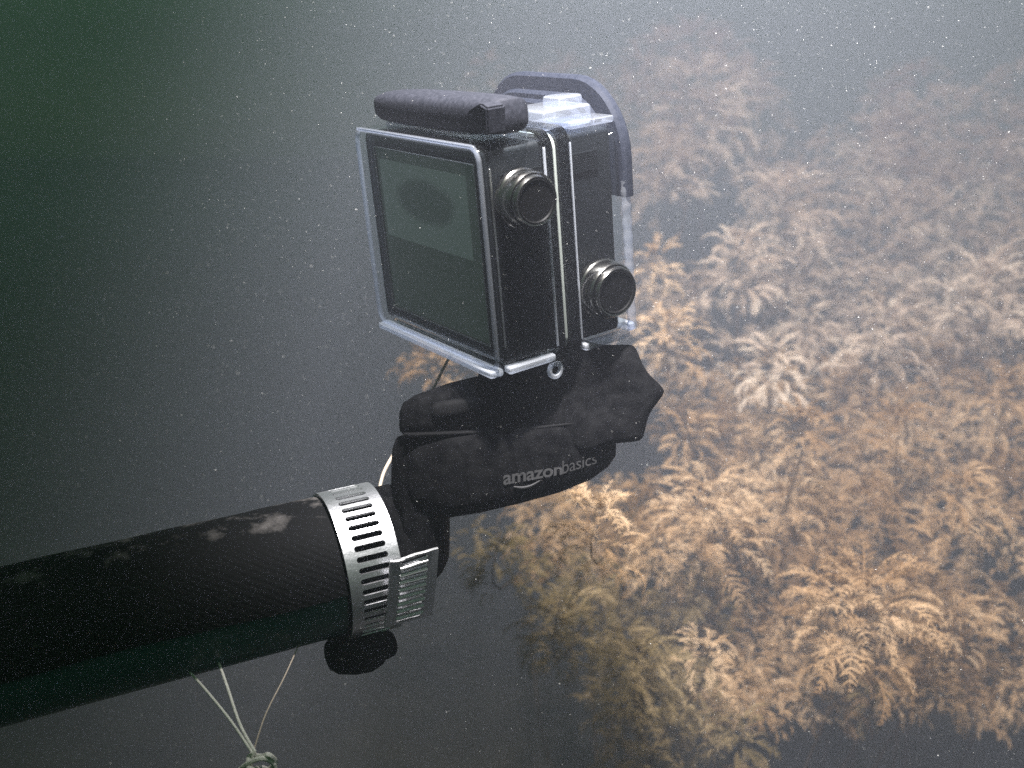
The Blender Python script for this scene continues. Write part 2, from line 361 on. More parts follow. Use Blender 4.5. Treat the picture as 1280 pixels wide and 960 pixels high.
    bm = bmesh.new(); arch(bm, W2 + .04, H2 + 1.08, 2.1, .95, 4.70, 5.05, .9)
    fc = obj('front_cover', bm, M['shell'], case)
    bm = bmesh.new(); arch(bm, W2 - .52, H2 + .62, 1.6, .3, 4.44, 4.69, 3.02); obj('inner_rim', bm, M['shell'], fc)
    bm = bmesh.new(); arch(bm, W2 - .80, H2 + .42, 1.3, .3, 4.20, 4.42, 3.02); obj('inner_rim', bm, M['shell'], fc)
    # eyelet under the corner
    bm = bmesh.new(); cx0, cy0, cz0 = 3.40, 1.95, -3.40
    tube(bm, [(cx0, cy0 + .19 * math.cos(2 * math.pi * k / 20), cz0 + .19 * math.sin(2 * math.pi * k / 20)) for k in range(20)], .075, 8, True)
    obj('eyelet', bm, M['clear_edge'], case)
    bm = bmesh.new(); box(bm, 2.9, 3.50, 1.8, 2.6, -3.2, -2.98, .06); obj('eyelet_lug', bm, M['clear_soft'], case)
    # hinge fingers under the case that go into the mount
    for x in (-.45, 0, .45):
        bm = bmesh.new(); box(bm, x - .14, x + .14, 1.7, 3.2, -4.0, -3.02, .1); obj('mount_finger', bm, M['clear_soft'], case)
make_case()

ac = thing('action_camera', 'small black action camera with dim greenish rear screen, sealed inside the clear case', 'camera', matrix=HM)
def make_camera():
    bm = bmesh.new()
    X2, Z2 = 3.27, 2.86
    def o(w_, h_, r, y): return ring_xz(rrect(w_, h_, r), y)
    loft(bm, [o(X2 - .06, Z2 - .06, .12, .42), o(X2, Z2, .16, .50), o(X2, Z2, .16, 4.32), o(X2 - .08, Z2 - .08, .12, 4.40)])
    obj('body', bm, M['body'], ac)
    bm = bmesh.new(); ring_shell(bm, rrect(X2 - .04, Z2 - .04, .14), rrect(X2 - .55, Z2 - .42, .06), .34, .44, .03); obj('rear_bezel', bm, M['bezel'], ac)
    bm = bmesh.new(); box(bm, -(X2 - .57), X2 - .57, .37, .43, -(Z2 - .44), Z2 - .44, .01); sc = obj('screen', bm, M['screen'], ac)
    bm = bmesh.new(); box(bm, -2.50, 2.25, .35, .366, -.15, 2.12, .005); obj('glow_panel', bm, M['panel'], sc)  # lighter panel of the screen's added glow
    bm = bmesh.new(); ring_shell(bm, rrect(X2 - .51, Z2 - .39, .07), rrect(X2 - .55, Z2 - .43, .06), .33, .36, .008); obj('screen_edge', bm, M['silver'], sc)
    bm = bmesh.new()
    for k in range(9): box(bm, X2 - .01, X2 + .05, 3.0 + .0, 3.9, Z2 - .55 - k * .06, Z2 - .52 - k * .06)
    obj('side_grille', bm, M['body'], ac, kind='stuff')
    bm = bmesh.new(); box(bm, X2 - .005, X2 + .035, .75, 2.9, -2.2, 2.2, .06); obj('side_door', bm, M['body'], ac)
    bm = bmesh.new(); box(bm, X2 - .02, X2 + .02, .44, .50, -2.4, 2.4, .01); obj('corner_strip', bm, M['silver'], ac)
    bm = bmesh.new()
    rings = [[(-1.2 + r * math.cos(2 * math.pi * k / 28), y, .7 + r * math.sin(2 * math.pi * k / 28)) for k in range(28)] for y, r in ((4.38, 1.0), (4.6, 1.0), (4.62, .8), (4.5, .7))]
    loft(bm, rings); obj('lens', bm, M['bezel'], ac)
make_camera()

# ------------------------------------------------------------------ pole, hose clamp
pa, pb = K(-13.6, 6.97, 29.4), K(-4.71, 5.23, 33.0)
AX = (pb - pa).normalized()
toeye = (EYE - pb); toeye = (toeye - AX * toeye.dot(AX)).normalized()
upv = toeye.cross(AX).normalized()
if upv.dot(CU) < 0: upv = -upv
PM = Matrix.Identity(4)
yv = AX.cross(upv)            # local x = up the picture, y, z = along the pole
for i, c in enumerate((upv, yv, AX)): PM.col[i][:3] = c
PM.col[3][:3] = pb
SGN = 1 if yv.dot(toeye) > 0 else -1
def ang(a, r, z):             # angle a: 0 = facing the eye, 90 = up the picture, -90 = underneath
    return (r * math.sin(R(a)), SGN * r * math.cos(R(a)), z)
PR = 2.0
pole = thing('pole', 'thick black pole wrapped in grip cloth, entering from lower left', 'pole', matrix=PM)
bm = bmesh.new(); n = 64
loft(bm, [[ang(360 * k / n, r, z) for k in range(n)] for z, r in ((-45, PR), (-1, PR), (-.72, PR))])
obj('tube', bm, M['tube'], pole)
bm = bmesh.new(); loft(bm, [[ang(360 * k / n, r, z) for k in range(n)] for z, r in ((-.71, PR - .01), (1.5, PR), (1.8, PR - .1), (1.95, PR - .4))])
obj('end_cap', bm, M['black'], pole)
bm = bmesh.new(); rings = []
zs = np.linspace(-45, -.72, 90)
rnd = random.Random(4)
for z in zs:
    a0 = -24 + 1.6 * math.sin(z * .7); a1 = 238
    ou = [ang(a0 + (a1 - a0) * k / 56, PR + .10 + .010 * math.sin(z * 2.1 + k * .5) + rnd.uniform(-.006, .006), z) for k in range(57)]
    inn = [ang(a0 + (a1 - a0) * k / 56, PR + .01, z) for k in range(57)]
    rings.append(ou + inn[::-1])
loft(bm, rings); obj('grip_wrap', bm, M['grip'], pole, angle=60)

clamp = thing('hose_clamp', 'shiny slotted steel hose clamp tightened round the pole end', 'clamp', matrix=PM)
def slotted(bm, ncell, cl, wd, sl, sw, th, f, skip=lambda i: False):
    """strip along s (ncell cells of length cl), width wd along t, a capsule slot across each cell; f(s,t,h)->point"""
    hole = []
    hr = sw / 2; hl = sl / 2 - hr
    for k in range(8): a = R(-90 + 180 * k / 7); hole.append((hr * math.sin(a), hl + hr * math.cos(a)))
    for k in range(8): a = R(90 - 180 * k / 7); hole.append((hr * math.sin(a), -hl - hr * math.cos(a)))
    h, q = cl / 2, wd / 2
    outer = []
    for k in range(8): outer.append((-h + cl * k / 7, q))
    for k in range(8): outer.append((h - cl * k / 7, -q))
    for c in range(ncell):
        s0 = (c + .5) * cl
        L = {}
        for lay, hh in ((0, 0), (1, th)):
            L['o', lay] = [bm.verts.new(f(s0 + a, b, hh)) for a, b in outer]
            sc_ = 1.18 if lay else 1.0
            L['h', lay] = [bm.verts.new(f(s0 + a * sc_, b * (1 + (sc_ - 1) * .15), hh)) for a, b in hole]
            for k in range(16):
                j = (k + 1) % 16
                bm.faces.new((L['o', lay][k], L['o', lay][j], L['h', lay][j], L['h', lay][k]))
        for k in range(16):
            j = (k + 1) % 16
            bm.faces.new((L['h', 0][k], L['h', 0][j], L['h', 1][j], L['h', 1][k]))
            if k not in (7, 15): bm.faces.new((L['o', 0][k], L['o', 0][j], L['o', 1][j], L['o', 1][k]))
    bmesh.ops.remove_doubles(bm, verts=bm.verts, dist=1e-4)
CR = PR + .12
bm = bmesh.new(); NC = 44; circ = 2 * math.pi * CR
slotted(bm, NC, circ / NC, 1.55, .88, .14, .07, lambda s, t, h: ang(360 * s / circ + 200, CR + h, t + .12))
obj('band', bm, M['steel'], clamp)
# loose tail of the band lifting off at the lower front
def tailmap(s, t, h):
    q = s + .06 * math.sin(t * 4.2) * max(0, s - 1.5)          # the free end is slightly wavy
    bow = .05 * math.sin(math.pi * s / 2.3)
    x = -1.98 + .785 * q - .62 * (h + bow); y = 1.30 + .62 * q + .785 * (h + bow)
    return (x, SGN * y, .92 + .10 * s + t)
bm = bmesh.new(); slotted(bm, 9, .25, 1.42, .78, .11, .07, tailmap)
tail = obj('loose_tail', bm, M['steel'], clamp)
for k in range(8):
    s = .25 * (k + .85); bm = bmesh.new()
    tube(bm, [tailmap(s, -.40 + .8 * q / 6, .07) for q in range(7)], .048, 8)
    obj('thread_ridge', bm, M['steel_edge'], tail)
bm = bmesh.new(); tube(bm, [tailmap(2.25, -.70 + 1.4 * q / 12, .035 + .03 * math.sin(q * .9)) for q in range(13)], .045, 6); obj('rolled_end', bm, M['steel_edge'], tail)
# screw housing underneath
bm = bmesh.new(); rings = []
for x, s_ in ((-1.0, .35), (-.9, .5), (-.5, .58), (.5, .58), (.9, .5), (1.0, .35)):
    rings.append([ang(-96 + math.degrees((s_ * .9 * math.cos(R(360 * k / 20)) + x * .0) / 2.2) , CR + .48 + s_ * .78 * math.sin(R(360 * k / 20)), x * .9 - .15) for k in range(20)])
loft(bm, rings); sh = obj('screw_housing', bm, M['black'], clamp)
bm = bmesh.new(); p0 = Vector(ang(-96, CR + .5, 0)); tube(bm, [p0 + Vector((0, 0, -1.25)), p0 + Vector((0, 0, -1.0))], .3, 6); obj('screw_head', bm, M['rubber'], sh)
bm = bmesh.new(); loft(bm, [[(lambda p, q: Vector(ang(-97, CR + .02, 0)) + Vector((p * 1, 0, 0)) + Vector((0, q, 0)))(-.38 - rr * .75 * math.sin(R(15 * k)) * 1.0, rr * .8 * math.cos(R(15 * k))) + Vector((0, 0, z - .35)) for k in range(24)] for z, rr in ((-.95, .25), (-.9, .5), (-.7, .75), (-.2, .95), (.25, 1.0), (.6, .85), (.8, .6), (.86, .3))])
obj('rubber_pad', bm, M['rubber'], sh)

# ------------------------------------------------------------------ mount
MM = Matrix.Identity(4)
for i, c in enumerate((CX, CF, CU)): MM.col[i][:3] = c
MD = 33.0; MM.col[3][:3] = P(640, 560, MD)
def ml(px, py, d): return Vector(((px - 640) / FPX * d - 0, d - MD, -((py - 480) / FPX * d) + (560 - 480) / FPX * MD))
mount = thing('pole_mount', 'black plastic mount with lobed knob and grey lettering, below the clear case', 'mount', matrix=MM)
def superloft(bm, secs, e=.5, n=36):
    rings = []
    for px, yt, yb, d0, d1 in secs:
        A, B = ml(px, yt, d0), ml(px, yb, d0); cz = (A.z + B.z) / 2; hz = (A.z - B.z) / 2; x = ml(px, (yt + yb) / 2, d0).x
        cy = (d0 + d1) / 2 - MD; hy = (d1 - d0) / 2
        rings.append([(x, cy - hy * math.copysign(abs(math.sin(a)) ** e, math.sin(a)), cz + hz * math.copysign(abs(math.cos(a)) ** e, math.cos(a))) for a in [2 * math.pi * k / n for k in range(n)]])
    loft(bm, rings)
low = [(503, 585, 600, 32.2, 33.4), (506, 566, 622, 31.7, 34), (520, 552, 638, 31.4, 34.4), (560, 540, 652, 31.15, 34.8), (600, 534, 646, 31.05, 35), (650, 528, 634, 31.1, 35), (700, 522, 620, 31.3, 35), (740, 518, 603, 31.7, 35), (762, 520, 586, 32.2, 34.8), (770, 530, 572, 32.9, 34.4)]
bm = bmesh.new(); superloft(bm, low, .42); obj('clamp_body', bm, M['black'], mount)
up_ = [(499, 512, 540, 32.2, 34), (502, 503, 545, 31.8, 34.4), (515, 494, 548, 31.6, 34.8), (560, 478, 550, 31.5, 35.2), (610, 466, 548, 31.6, 35.4), (680, 458, 540, 31.8, 35.4), (740, 456, 530, 32.1, 35.2), (765, 462, 520, 32.6, 35)]
bm = bmesh.new(); superloft(bm, up_, .5); ub = obj('upper_arm', bm, M['black'], mount)
bm = bmesh.new(); superloft(bm, [(540, 506, 522, 31.42, 31.9), (546, 502, 526, 31.35, 31.9), (575, 497, 522, 31.32, 31.9), (600, 496, 514, 31.35, 31.9), (606, 500, 508, 31.42, 31.9)], .7); obj('locking_tab', bm, M['rubber'], ub)
bm = bmesh.new(); superloft(bm, [(505, 541, 546, 31.5, 32), (520, 541, 547, 31.35, 32), (640, 536, 542, 31.25, 32), (735, 525, 530, 31.5, 32), (742, 525, 528, 31.7, 32)], .6); obj('seam_ridge', bm, M['rubber'], mount)
# column joining the mount to the pole end
bm = bmesh.new(); superloft(bm, [(489, 560, 720, 33.0, 34.6), (492, 548, 735, 32.2, 35), (505, 545, 742, 31.7, 35.4), (535, 545, 740, 31.6, 35.4), (551, 548, 722, 32.0, 35.2), (557, 560, 708, 32.6, 34.8)], .45); obj('pole_socket', bm, M['black'], mount)
for (px, py) in ((515, 600), (512, 655), (530, 690)):
    bm = bmesh.new(); c = ml(px, py, 31.9)
    tube(bm, [c + Vector((0, -.06, 0)), c + Vector((0, .25, 0))], .13, 12); obj('screw', bm, M['rubber'], mount)
# stem up to the case
bm = bmesh.new(); superloft(bm, [(598, 462, 480, 32.2, 34.6), (602, 456, 485, 31.9, 35), (640, 440, 490, 31.8, 35.2), (690, 436, 490, 31.9, 35.2), (700, 440, 480, 32.3, 34.8)], .4); obj('stem', bm, M['black'], mount)
# lobed knob
def knob():
    bm = bmesh.new(); N = 96; rings = []
    c = ml(740, 494, 32.0)
    def prof(a):
        return 2.08 - .34 * math.sqrt(math.sin(3.5 * (a - R(4))) ** 2 + .02)
    for y, k in ((-.72, .0), (-.72, .40), (-.80, .46), (-.80, .86), (-.76, .94), (-.66, .985), (-.5, 1), (.35, 1), (.55, .96), (.6, .8)):
        rings.append([(c.x + max(k, .02) * prof(2 * math.pi * q / N) * math.cos(2 * math.pi * q / N), c.y + y + .25, c.z + .84 * max(k, .02) * prof(2 * math.pi * q / N) * math.sin(2 * math.pi * q / N)) for q in range(N)])
    loft(bm, rings)
    k_ = obj('knob', bm, M['black'], mount, angle=50)
knob()
# raised lettering following the curved front of the body
def front_d(px):
    for a, b in zip(low, low[1:]):
        if a[0] <= px <= b[0]: t = (px - a[0]) / (b[0] - a[0]); return a[3] + t * (b[3] - a[3])
    return 31.1
def letters(txt, px0, px1, py0, py1, size_px, heavy):
    cu = bpy.data.curves.new('t', 'FONT'); cu.body = txt; cu.size = 1; cu.offset = heavy; cu.resolution_u = 4; cu.extrude = .02
    cu.space_character = .96
    o = bpy.data.objects.new('t', cu); COL.objects.link(o); bpy.context.view_layer.update()
    me = bpy.data.meshes.new_from_object(o.evaluated_get(bpy.context.evaluated_depsgraph_get())); bpy.data.objects.remove(o)
    xs = [v.co.x for v in me.vertices]; x0, x1 = min(xs), max(xs)
    for v in me.vertices:
        t = (v.co.x - x0) / (x1 - x0); px = px0 + t * (px1 - px0); py = py0 + t * (py1 - py0) - v.co.y * size_px * (1 - .18 * t)
        v.co = ml(px, py, front_d(px) - .015 - .10 * t ** 3 - (v.co.z > 0) * .02) * S
    return link('lettering', me, M['print'], mount, smooth=False)
letters('amazon', 629, 703, 606, 592.5, 25, .022)
letters('basics', 703, 746, 592.5, 579, 24, -.002)
bm = bmesh.new()
pp = []
for k in range(13):
    t = k / 12; px = 642 + t * 36; py = 605 + 6.5 * math.sin(math.pi * (t * .85 + .1)) - 9 * t
    pp.append(ml(px, py + 1.5, front_d(px) - .02))
tube(bm, pp, [.012 + .03 * math.sin(math.pi * min(1, .15 + k / 14)) for k in range(13)], 6)
a_ = ml(678, 597, front_d(678) - .02); tube(bm, [ml(672, 597.5, front_d(672) - .02), ml(678, 596, front_d(678) - .02), ml(677, 601, front_d(677) - .02)], .02, 6)
obj('smile_mark', bm, M['print'], mount)

# ------------------------------------------------------------------ cords
def cord(name, label, strands, mt):
    t = thing(name, label, 'cord', loc=strands[0][1][0])
    base = strands[0][1][0]
    for nm, pts, r, m_ in strands:
        q = [(p - base) / S for p in pts]
        # smooth the path
        sm = []
        for i in range(len(q) - 1):
            a, b, c, d = q[max(i - 1, 0)], q[i], q[i + 1], q[min(i + 2, len(q) - 1)]
            for k in range(6):
                s = k / 6; sm.append(.5 * ((2 * b) + (c - a) * s + (2 * a - 5 * b + 4 * c - d) * s * s + (3 * b - a - 3 * c + d) * s ** 3))
        sm.append(q[-1]); bm = bmesh.new(); tube(bm, sm, r, 7); obj(nm, bm, m_, t)
    return t
knot = [P(325 + 16 * math.cos(a) * (1 + .2 * math.cos(3 * a)), 953 + 10 * math.sin(a) + 3 * math.sin(3 * a), 28.5 + .3 * math.sin(2 * a)) for a in [R(40 * k) for k in range(15)]]
cord('cord', 'knotted pale cord whose three strands hang under the pole', [
    ('strand', [P(232, 834, 30.3), P(262, 868, 29.7), P(290, 903, 29.0), P(316, 942, 28.5)], .035, M['cord']),
    ('strand', [P(270, 818, 30.6), P(284, 858, 29.8), P(300, 905, 29.0), P(319, 940, 28.5)], .038, M['cord']),
    ('strand', [P(378, 796, 31.6), P(356, 845, 30.4), P(332, 893, 29.3), P(316, 942, 28.5)], .018, M['cord_thin']),
    ('knot', knot, .07, M['cord']),
    ('loop', [P(300, 962, 28.5), P(312, 953, 28.3), P(330, 948, 28.2), P(343, 958, 28.4), P(340, 985, 28.5)], .065, M['cord']),
    ('tail', [P(318, 940, 28.5), P(314, 955, 28.5), P(307, 990, 28.5), P(316, 1050, 28.5)], .05, M['cord'])], M['cord'])
cord('lanyard', 'thin pale lanyard passing behind the left side of the black mount', [
    ('line', [P(575, 430, 36.5), P(560, 450, 36.3), P(541, 487, 36), P(515, 528, 35.8), P(493, 566, 35.5), P(480, 590, 35), P(474, 612, 34.5)], .05, M['cord_thin'])], M['cord'])

# ------------------------------------------------------------------ water weed
def frond_geo(L, npair, plen, droop, seed, npin=7, curl=.5, m=4):
    """a feather-like frond: curved midrib along +Y, side leaflets with fine barbs. Returns verts, faces (cm)."""
    rg = random.Random(seed); V = []; F = []
    def ribbon(pts, r0, r1):
        base = len(V); n = len(pts)
        for i, p in enumerate(pts):
            r = r0 + (r1 - r0) * i / (n - 1)
            t = (pts[min(i + 1, n - 1)] - pts[max(i - 1, 0)]).normalized(); a = t.cross(Vector((0.1, .1, 1))).normalized(); b = t.cross(a)
            for k in range(3):
                an = 2.094 * k + .5; V.append(p + (a * math.cos(an) + b * math.sin(an)) * r)
        for i in range(n - 1):
            for k in range(3):
                j = (k + 1) % 3; F.append((base + 3 * i + k, base + 3 * i + j, base + 3 * i + 3 + j, base + 3 * i + 3 + k))
    N = 12; mid = []; p = Vector((0, 0, 0)); sway = rg.uniform(-.25, .25)
    for i in range(N + 1):
        t = i / N; a = droop * (t ** 1.2); mid.append(p.copy())
        p = p + Vector((sway * math.sin(t * 2.6), math.cos(a), -math.sin(a))) * (L / N)
    ribbon(mid, .055, .02)
    for i in range(npair):
        t = .06 + .92 * i / (npair - 1) + rg.uniform(-.025, .025); t = min(max(t, 0), .999)
        k = int(t * N); f = t * N - k; o = mid[k].lerp(mid[k + 1], f); fw = (mid[k + 1] - mid[k]).normalized(); nrm = Vector((1, 0, 0)).cross(fw)
        env = (min(1, t / .22) ** .6) * (1 - max(0, (t - .35) / .65) ** 1.6 * .88)
        for sx in (-1, 1):
            l = plen * env * rg.uniform(.6, 1.2)
            if rg.random() < .10: continue
            ang0 = R(rg.uniform(42, 72)); pts = []; q = o.copy()
            for j in range(m + 1):
                pts.append(q.copy()); aa = ang0 - curl * j / m
                d = Vector((sx, 0, 0)) * math.sin(aa) + fw * math.cos(aa) + nrm * (.22 - .62 * (j / m) + rg.uniform(-.14, .14))
                q = q + d.normalized() * (l / m)
            ribbon(pts, .036, .014)
            for j in range(npin):
                s = (j + .6) / npin * m; kk = min(int(s), m - 1); b0 = pts[kk].lerp(pts[kk + 1], s - kk); td = (pts[kk + 1] - pts[kk]).normalized()
                side = td.cross(nrm).normalized(); bl = .22 * plen * (1 - .55 * j / npin) * env * rg.uniform(.6, 1.15)
                for sg in (-1, 1):
                    dd = (side * sg * .8 + td * .75 + nrm * rg.uniform(-.8, .5)).normalized() * bl
                    ww = td * .028 * (1 + .2 * rg.random()); bi = len(V)
                    V.extend([b0 - ww, b0 + ww, b0 + dd * .6 + nrm * .03 + ww * .8, b0 + dd]); F.append((bi, bi + 1, bi + 2, bi + 3))
    return V, F
FR = []; FL = []
for sd, (L, npair, pl, dr, cu_) in enumerate(((4.6, 11, 1.25, 1.5, .7), (4.0, 10, 1.45, 1.1, .9), (5.2, 13, 1.2, 1.9, .5), (3.4, 9, 1.3, .8, .8), (4.4, 11, 1.0, 1.3, 1.2), (2.8, 8, 1.1, 1.2, .7), (4.8, 10, 1.5, 1.7, .3), (3.9, 12, .9, 2.2, 1.0), (3.2, 8, 1.2, .4, -.3))):
    FR.append(frond_geo(L, npair, pl, dr, sd + 1, curl=cu_)); FL.append(frond_geo(L, npair - 1, pl, dr, sd + 31, 4, cu_, 2))
def frond_mesh(i, m, tag):
    V, F = FR[i]; me = bpy.data.meshes.new('frond'); me.from_pydata([tuple(v * S) for v in V], [], F); me.materials.append(m); return me
FM = {k: [frond_mesh(i, M[k], k) for i in range(len(FR))] for k in ('weed', 'weed2', 'weed3')}

def frond_matrix(loc, az, el, roll, sc):
    """+Y of the frond points to azimuth az (0 = away from the eye), elevation el"""
    return Matrix.Translation(loc) @ Matrix.Rotation(az, 4, 'Z') @ Matrix.Rotation(el, 4, 'X') @ Matrix.Rotation(roll, 4, 'Y') @ Matrix.Scale(sc, 4)

def plume(label, px, py, d, rpx, kind='weed', n=15, seed=0, front=.65, el0=75, el1=-25, lean=0, name='water_weed', group='silt-covered feathery water weeds'):
    """a shoot whose top is at px,py; rpx = reach of its fronds in photo pixels"""
    rg = random.Random(seed * 7 + 3); top = P(px, py, d); sc = (rpx / FPX * d) / 4.6
    hid = px < 860
    root = Vector((top.x + (.12 if hid else rg.uniform(-.06, .06)), top.y + rg.uniform(.02, .12) + (.16 if hid else .04), 0)); root.z = ground_z(root.x, root.y) - .004
    t = thing(name, label, 'water weed', loc=root, group=group)
    ln = 5.0 * sc * S
    over = Vector((top.x + .05, top.y + .15, top.z - .06)) if hid else None      # these shoots lean out of the mass behind them
    stem = [root, root.lerp(top, .4) + Vector((rg.uniform(-.02, .02), .02, 0)), over or (root.lerp(top, .75) + Vector((rg.uniform(-.01, .01), .01, 0))), top - Vector((0, 0, ln)), top]
    q = [(p - root) / S for p in stem]; bm = bmesh.new(); sm = []
    for i in range(4):
        a, b, c, e = q[max(i - 1, 0)], q[i], q[i + 1], q[min(i + 2, 4)]
        for k in range(5):
            s = k / 5; sm.append(.5 * ((2 * b) + (c - a) * s + (2 * a - 5 * b + 4 * c - e) * s * s + (3 * b - a - 3 * c + e) * s ** 3))
    sm.append(q[-1]); tube(bm, sm, [.08 - .05 * i / (len(sm) - 1) for i in range(len(sm))], 6); obj('stem', bm, M['stem'], t)
    n = int(n * 3.4); A = 4.6 * sc * S
    for i in range(n):
        # points spread over a flattened dome, fronds leaving it outwards and hanging over
        az = rg.uniform(0, 6.283); up = rg.random() ** .8; f = 1 - up
        if rg.random() < front: az = math.pi + rg.gauss(0, .95)
        out = Vector((-math.sin(az), math.cos(az) * .8, 0)) * (A * .62 * math.sqrt(f + .05) * rg.uniform(.3, 1))
        loc = top + out - Vector((0, 0, A * (.15 + .95 * f ** 1.3))) - root
        el = R(62 - 75 * f + rg.uniform(-18, 18))
        o = bpy.data.objects.new('frond', FM[kind][rg.randrange(9)]); COL.objects.link(o)
        o.parent = t; o.matrix_local = frond_matrix(loc, az + rg.uniform(-.3, .3), el, rg.uniform(-.6, .6), sc * rg.uniform(.36, .66))
    return t
PL = [
 ('large fern-like weed plume drooping in tiers at lower right, nearest the lens', 1085, 700, 50, 135, 'weed', 26),
 ('rounded shell-shaped weed plume with combed ribs at the right, beside dark water', 1200, 585, 54, 78, 'weed', 17),
 ('small weed tuft with curled tips in the dark hollow right of the mount', 1005, 505, 55, 62, 'weed', 13),
 ('angular weed sprig above the round plume, its fronds crossing like antlers', 1125, 505, 57, 70, 'weed', 14),
 ('pointed weed plume shaped like a fir top directly below the black mount', 748, 615, 47, 88, 'weed', 16),
 ('broad orange-brown weed clump right of the lettering', 885, 590, 56, 105, 'weed', 24),
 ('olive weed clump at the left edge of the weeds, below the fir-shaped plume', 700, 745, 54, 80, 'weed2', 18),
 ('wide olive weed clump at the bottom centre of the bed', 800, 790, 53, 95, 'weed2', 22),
 ('small orange weed plume tucked against the wide olive clump', 880, 790, 50, 62, 'weed', 13),
 ('weed plume spreading right of the largest plume at the lower right edge', 1195, 745, 54, 72, 'weed', 16),
 ('low weed tuft cut by the bottom edge of the picture', 925, 885, 51, 60, 'weed2', 12),
 ('weed sprig cut by the right edge, level with the largest plume', 1278, 745, 57, 70, 'weed', 12),
 ('small hanging weed sprig under the largest plume', 1090, 850, 54, 48, 'weed2', 9),
 ('dense brown weed clump in the middle of the bed, above the largest plume', 985, 600, 59, 95, 'weed', 20),
 ('brown weed clump left of the round plume', 1085, 590, 59, 85, 'weed', 18),
 ('weed shoot just right of the lower corner of the clear case', 838, 385, 60, 70, 'weed', 15),
 ('weed shoot against the lower round button side of the case', 822, 300, 64, 60, 'weed', 12),
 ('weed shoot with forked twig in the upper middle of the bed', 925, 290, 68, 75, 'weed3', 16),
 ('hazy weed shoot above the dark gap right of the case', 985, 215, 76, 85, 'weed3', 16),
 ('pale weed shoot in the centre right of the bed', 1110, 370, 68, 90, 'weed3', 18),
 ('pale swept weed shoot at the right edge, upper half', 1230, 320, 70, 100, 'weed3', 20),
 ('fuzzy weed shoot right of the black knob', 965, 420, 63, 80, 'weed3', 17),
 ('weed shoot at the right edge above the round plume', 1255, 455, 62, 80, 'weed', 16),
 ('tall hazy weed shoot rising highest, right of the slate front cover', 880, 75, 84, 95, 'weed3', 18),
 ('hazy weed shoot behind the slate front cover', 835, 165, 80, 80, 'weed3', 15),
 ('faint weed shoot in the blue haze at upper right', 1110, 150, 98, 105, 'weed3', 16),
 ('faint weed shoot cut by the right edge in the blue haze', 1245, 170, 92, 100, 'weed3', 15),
 ('small weed tuft seen behind the lower left corner of the case', 540, 425, 62, 55, 'weed', 11),
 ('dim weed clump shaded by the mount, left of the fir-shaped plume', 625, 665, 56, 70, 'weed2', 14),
 ('weed sprig hanging between the fir-shaped plume and the dark gap', 822, 660, 55, 58, 'weed', 12),
 ('grey-brown weed sprig below the black knob', 860, 515, 60, 60, 'weed', 12),
]
for i, a in enumerate(PL): plume(*a, seed=i)

HOLES = [(872, 265, 60, 50), (905, 395, 66, 45), (885, 715, 80, 52), (1255, 715, 60, 70), (1120, 925, 250, 62), (868, 560, 42, 36), (1010, 130, 70, 60), (1120, 655, 40, 22), (640, 870, 110, 150), (1150, 60, 130, 40)]
def mask(px, py):
    left = 800 if py < 470 else (840 if py < 590 else 668)
    if py > 830: left = 668 + (py - 830) * .9
    if px < left: return 0
    top = 85 - 60 * math.exp(-((px - 880) / 70) ** 2) + 25 * math.sin(px * .021)
    if py < top: return 0
    if py > 870 and px > 960: return 0
    for hx, hy, a, b in HOLES:
        if ((px - hx) / a) ** 2 + ((py - hy) / b) ** 2 < 1.45: return .02
    return 1
def depth(px, py):
    return float(np.interp(py, [40, 120, 250, 400, 550, 650, 800, 960], [96, 92, 80, 70, 61, 57, 54, 53]))
def source(i, m):
    o = bpy.data.objects.new('frond_shape', FM[m][i]); return o      # kept out of the scene, only its mesh is reused
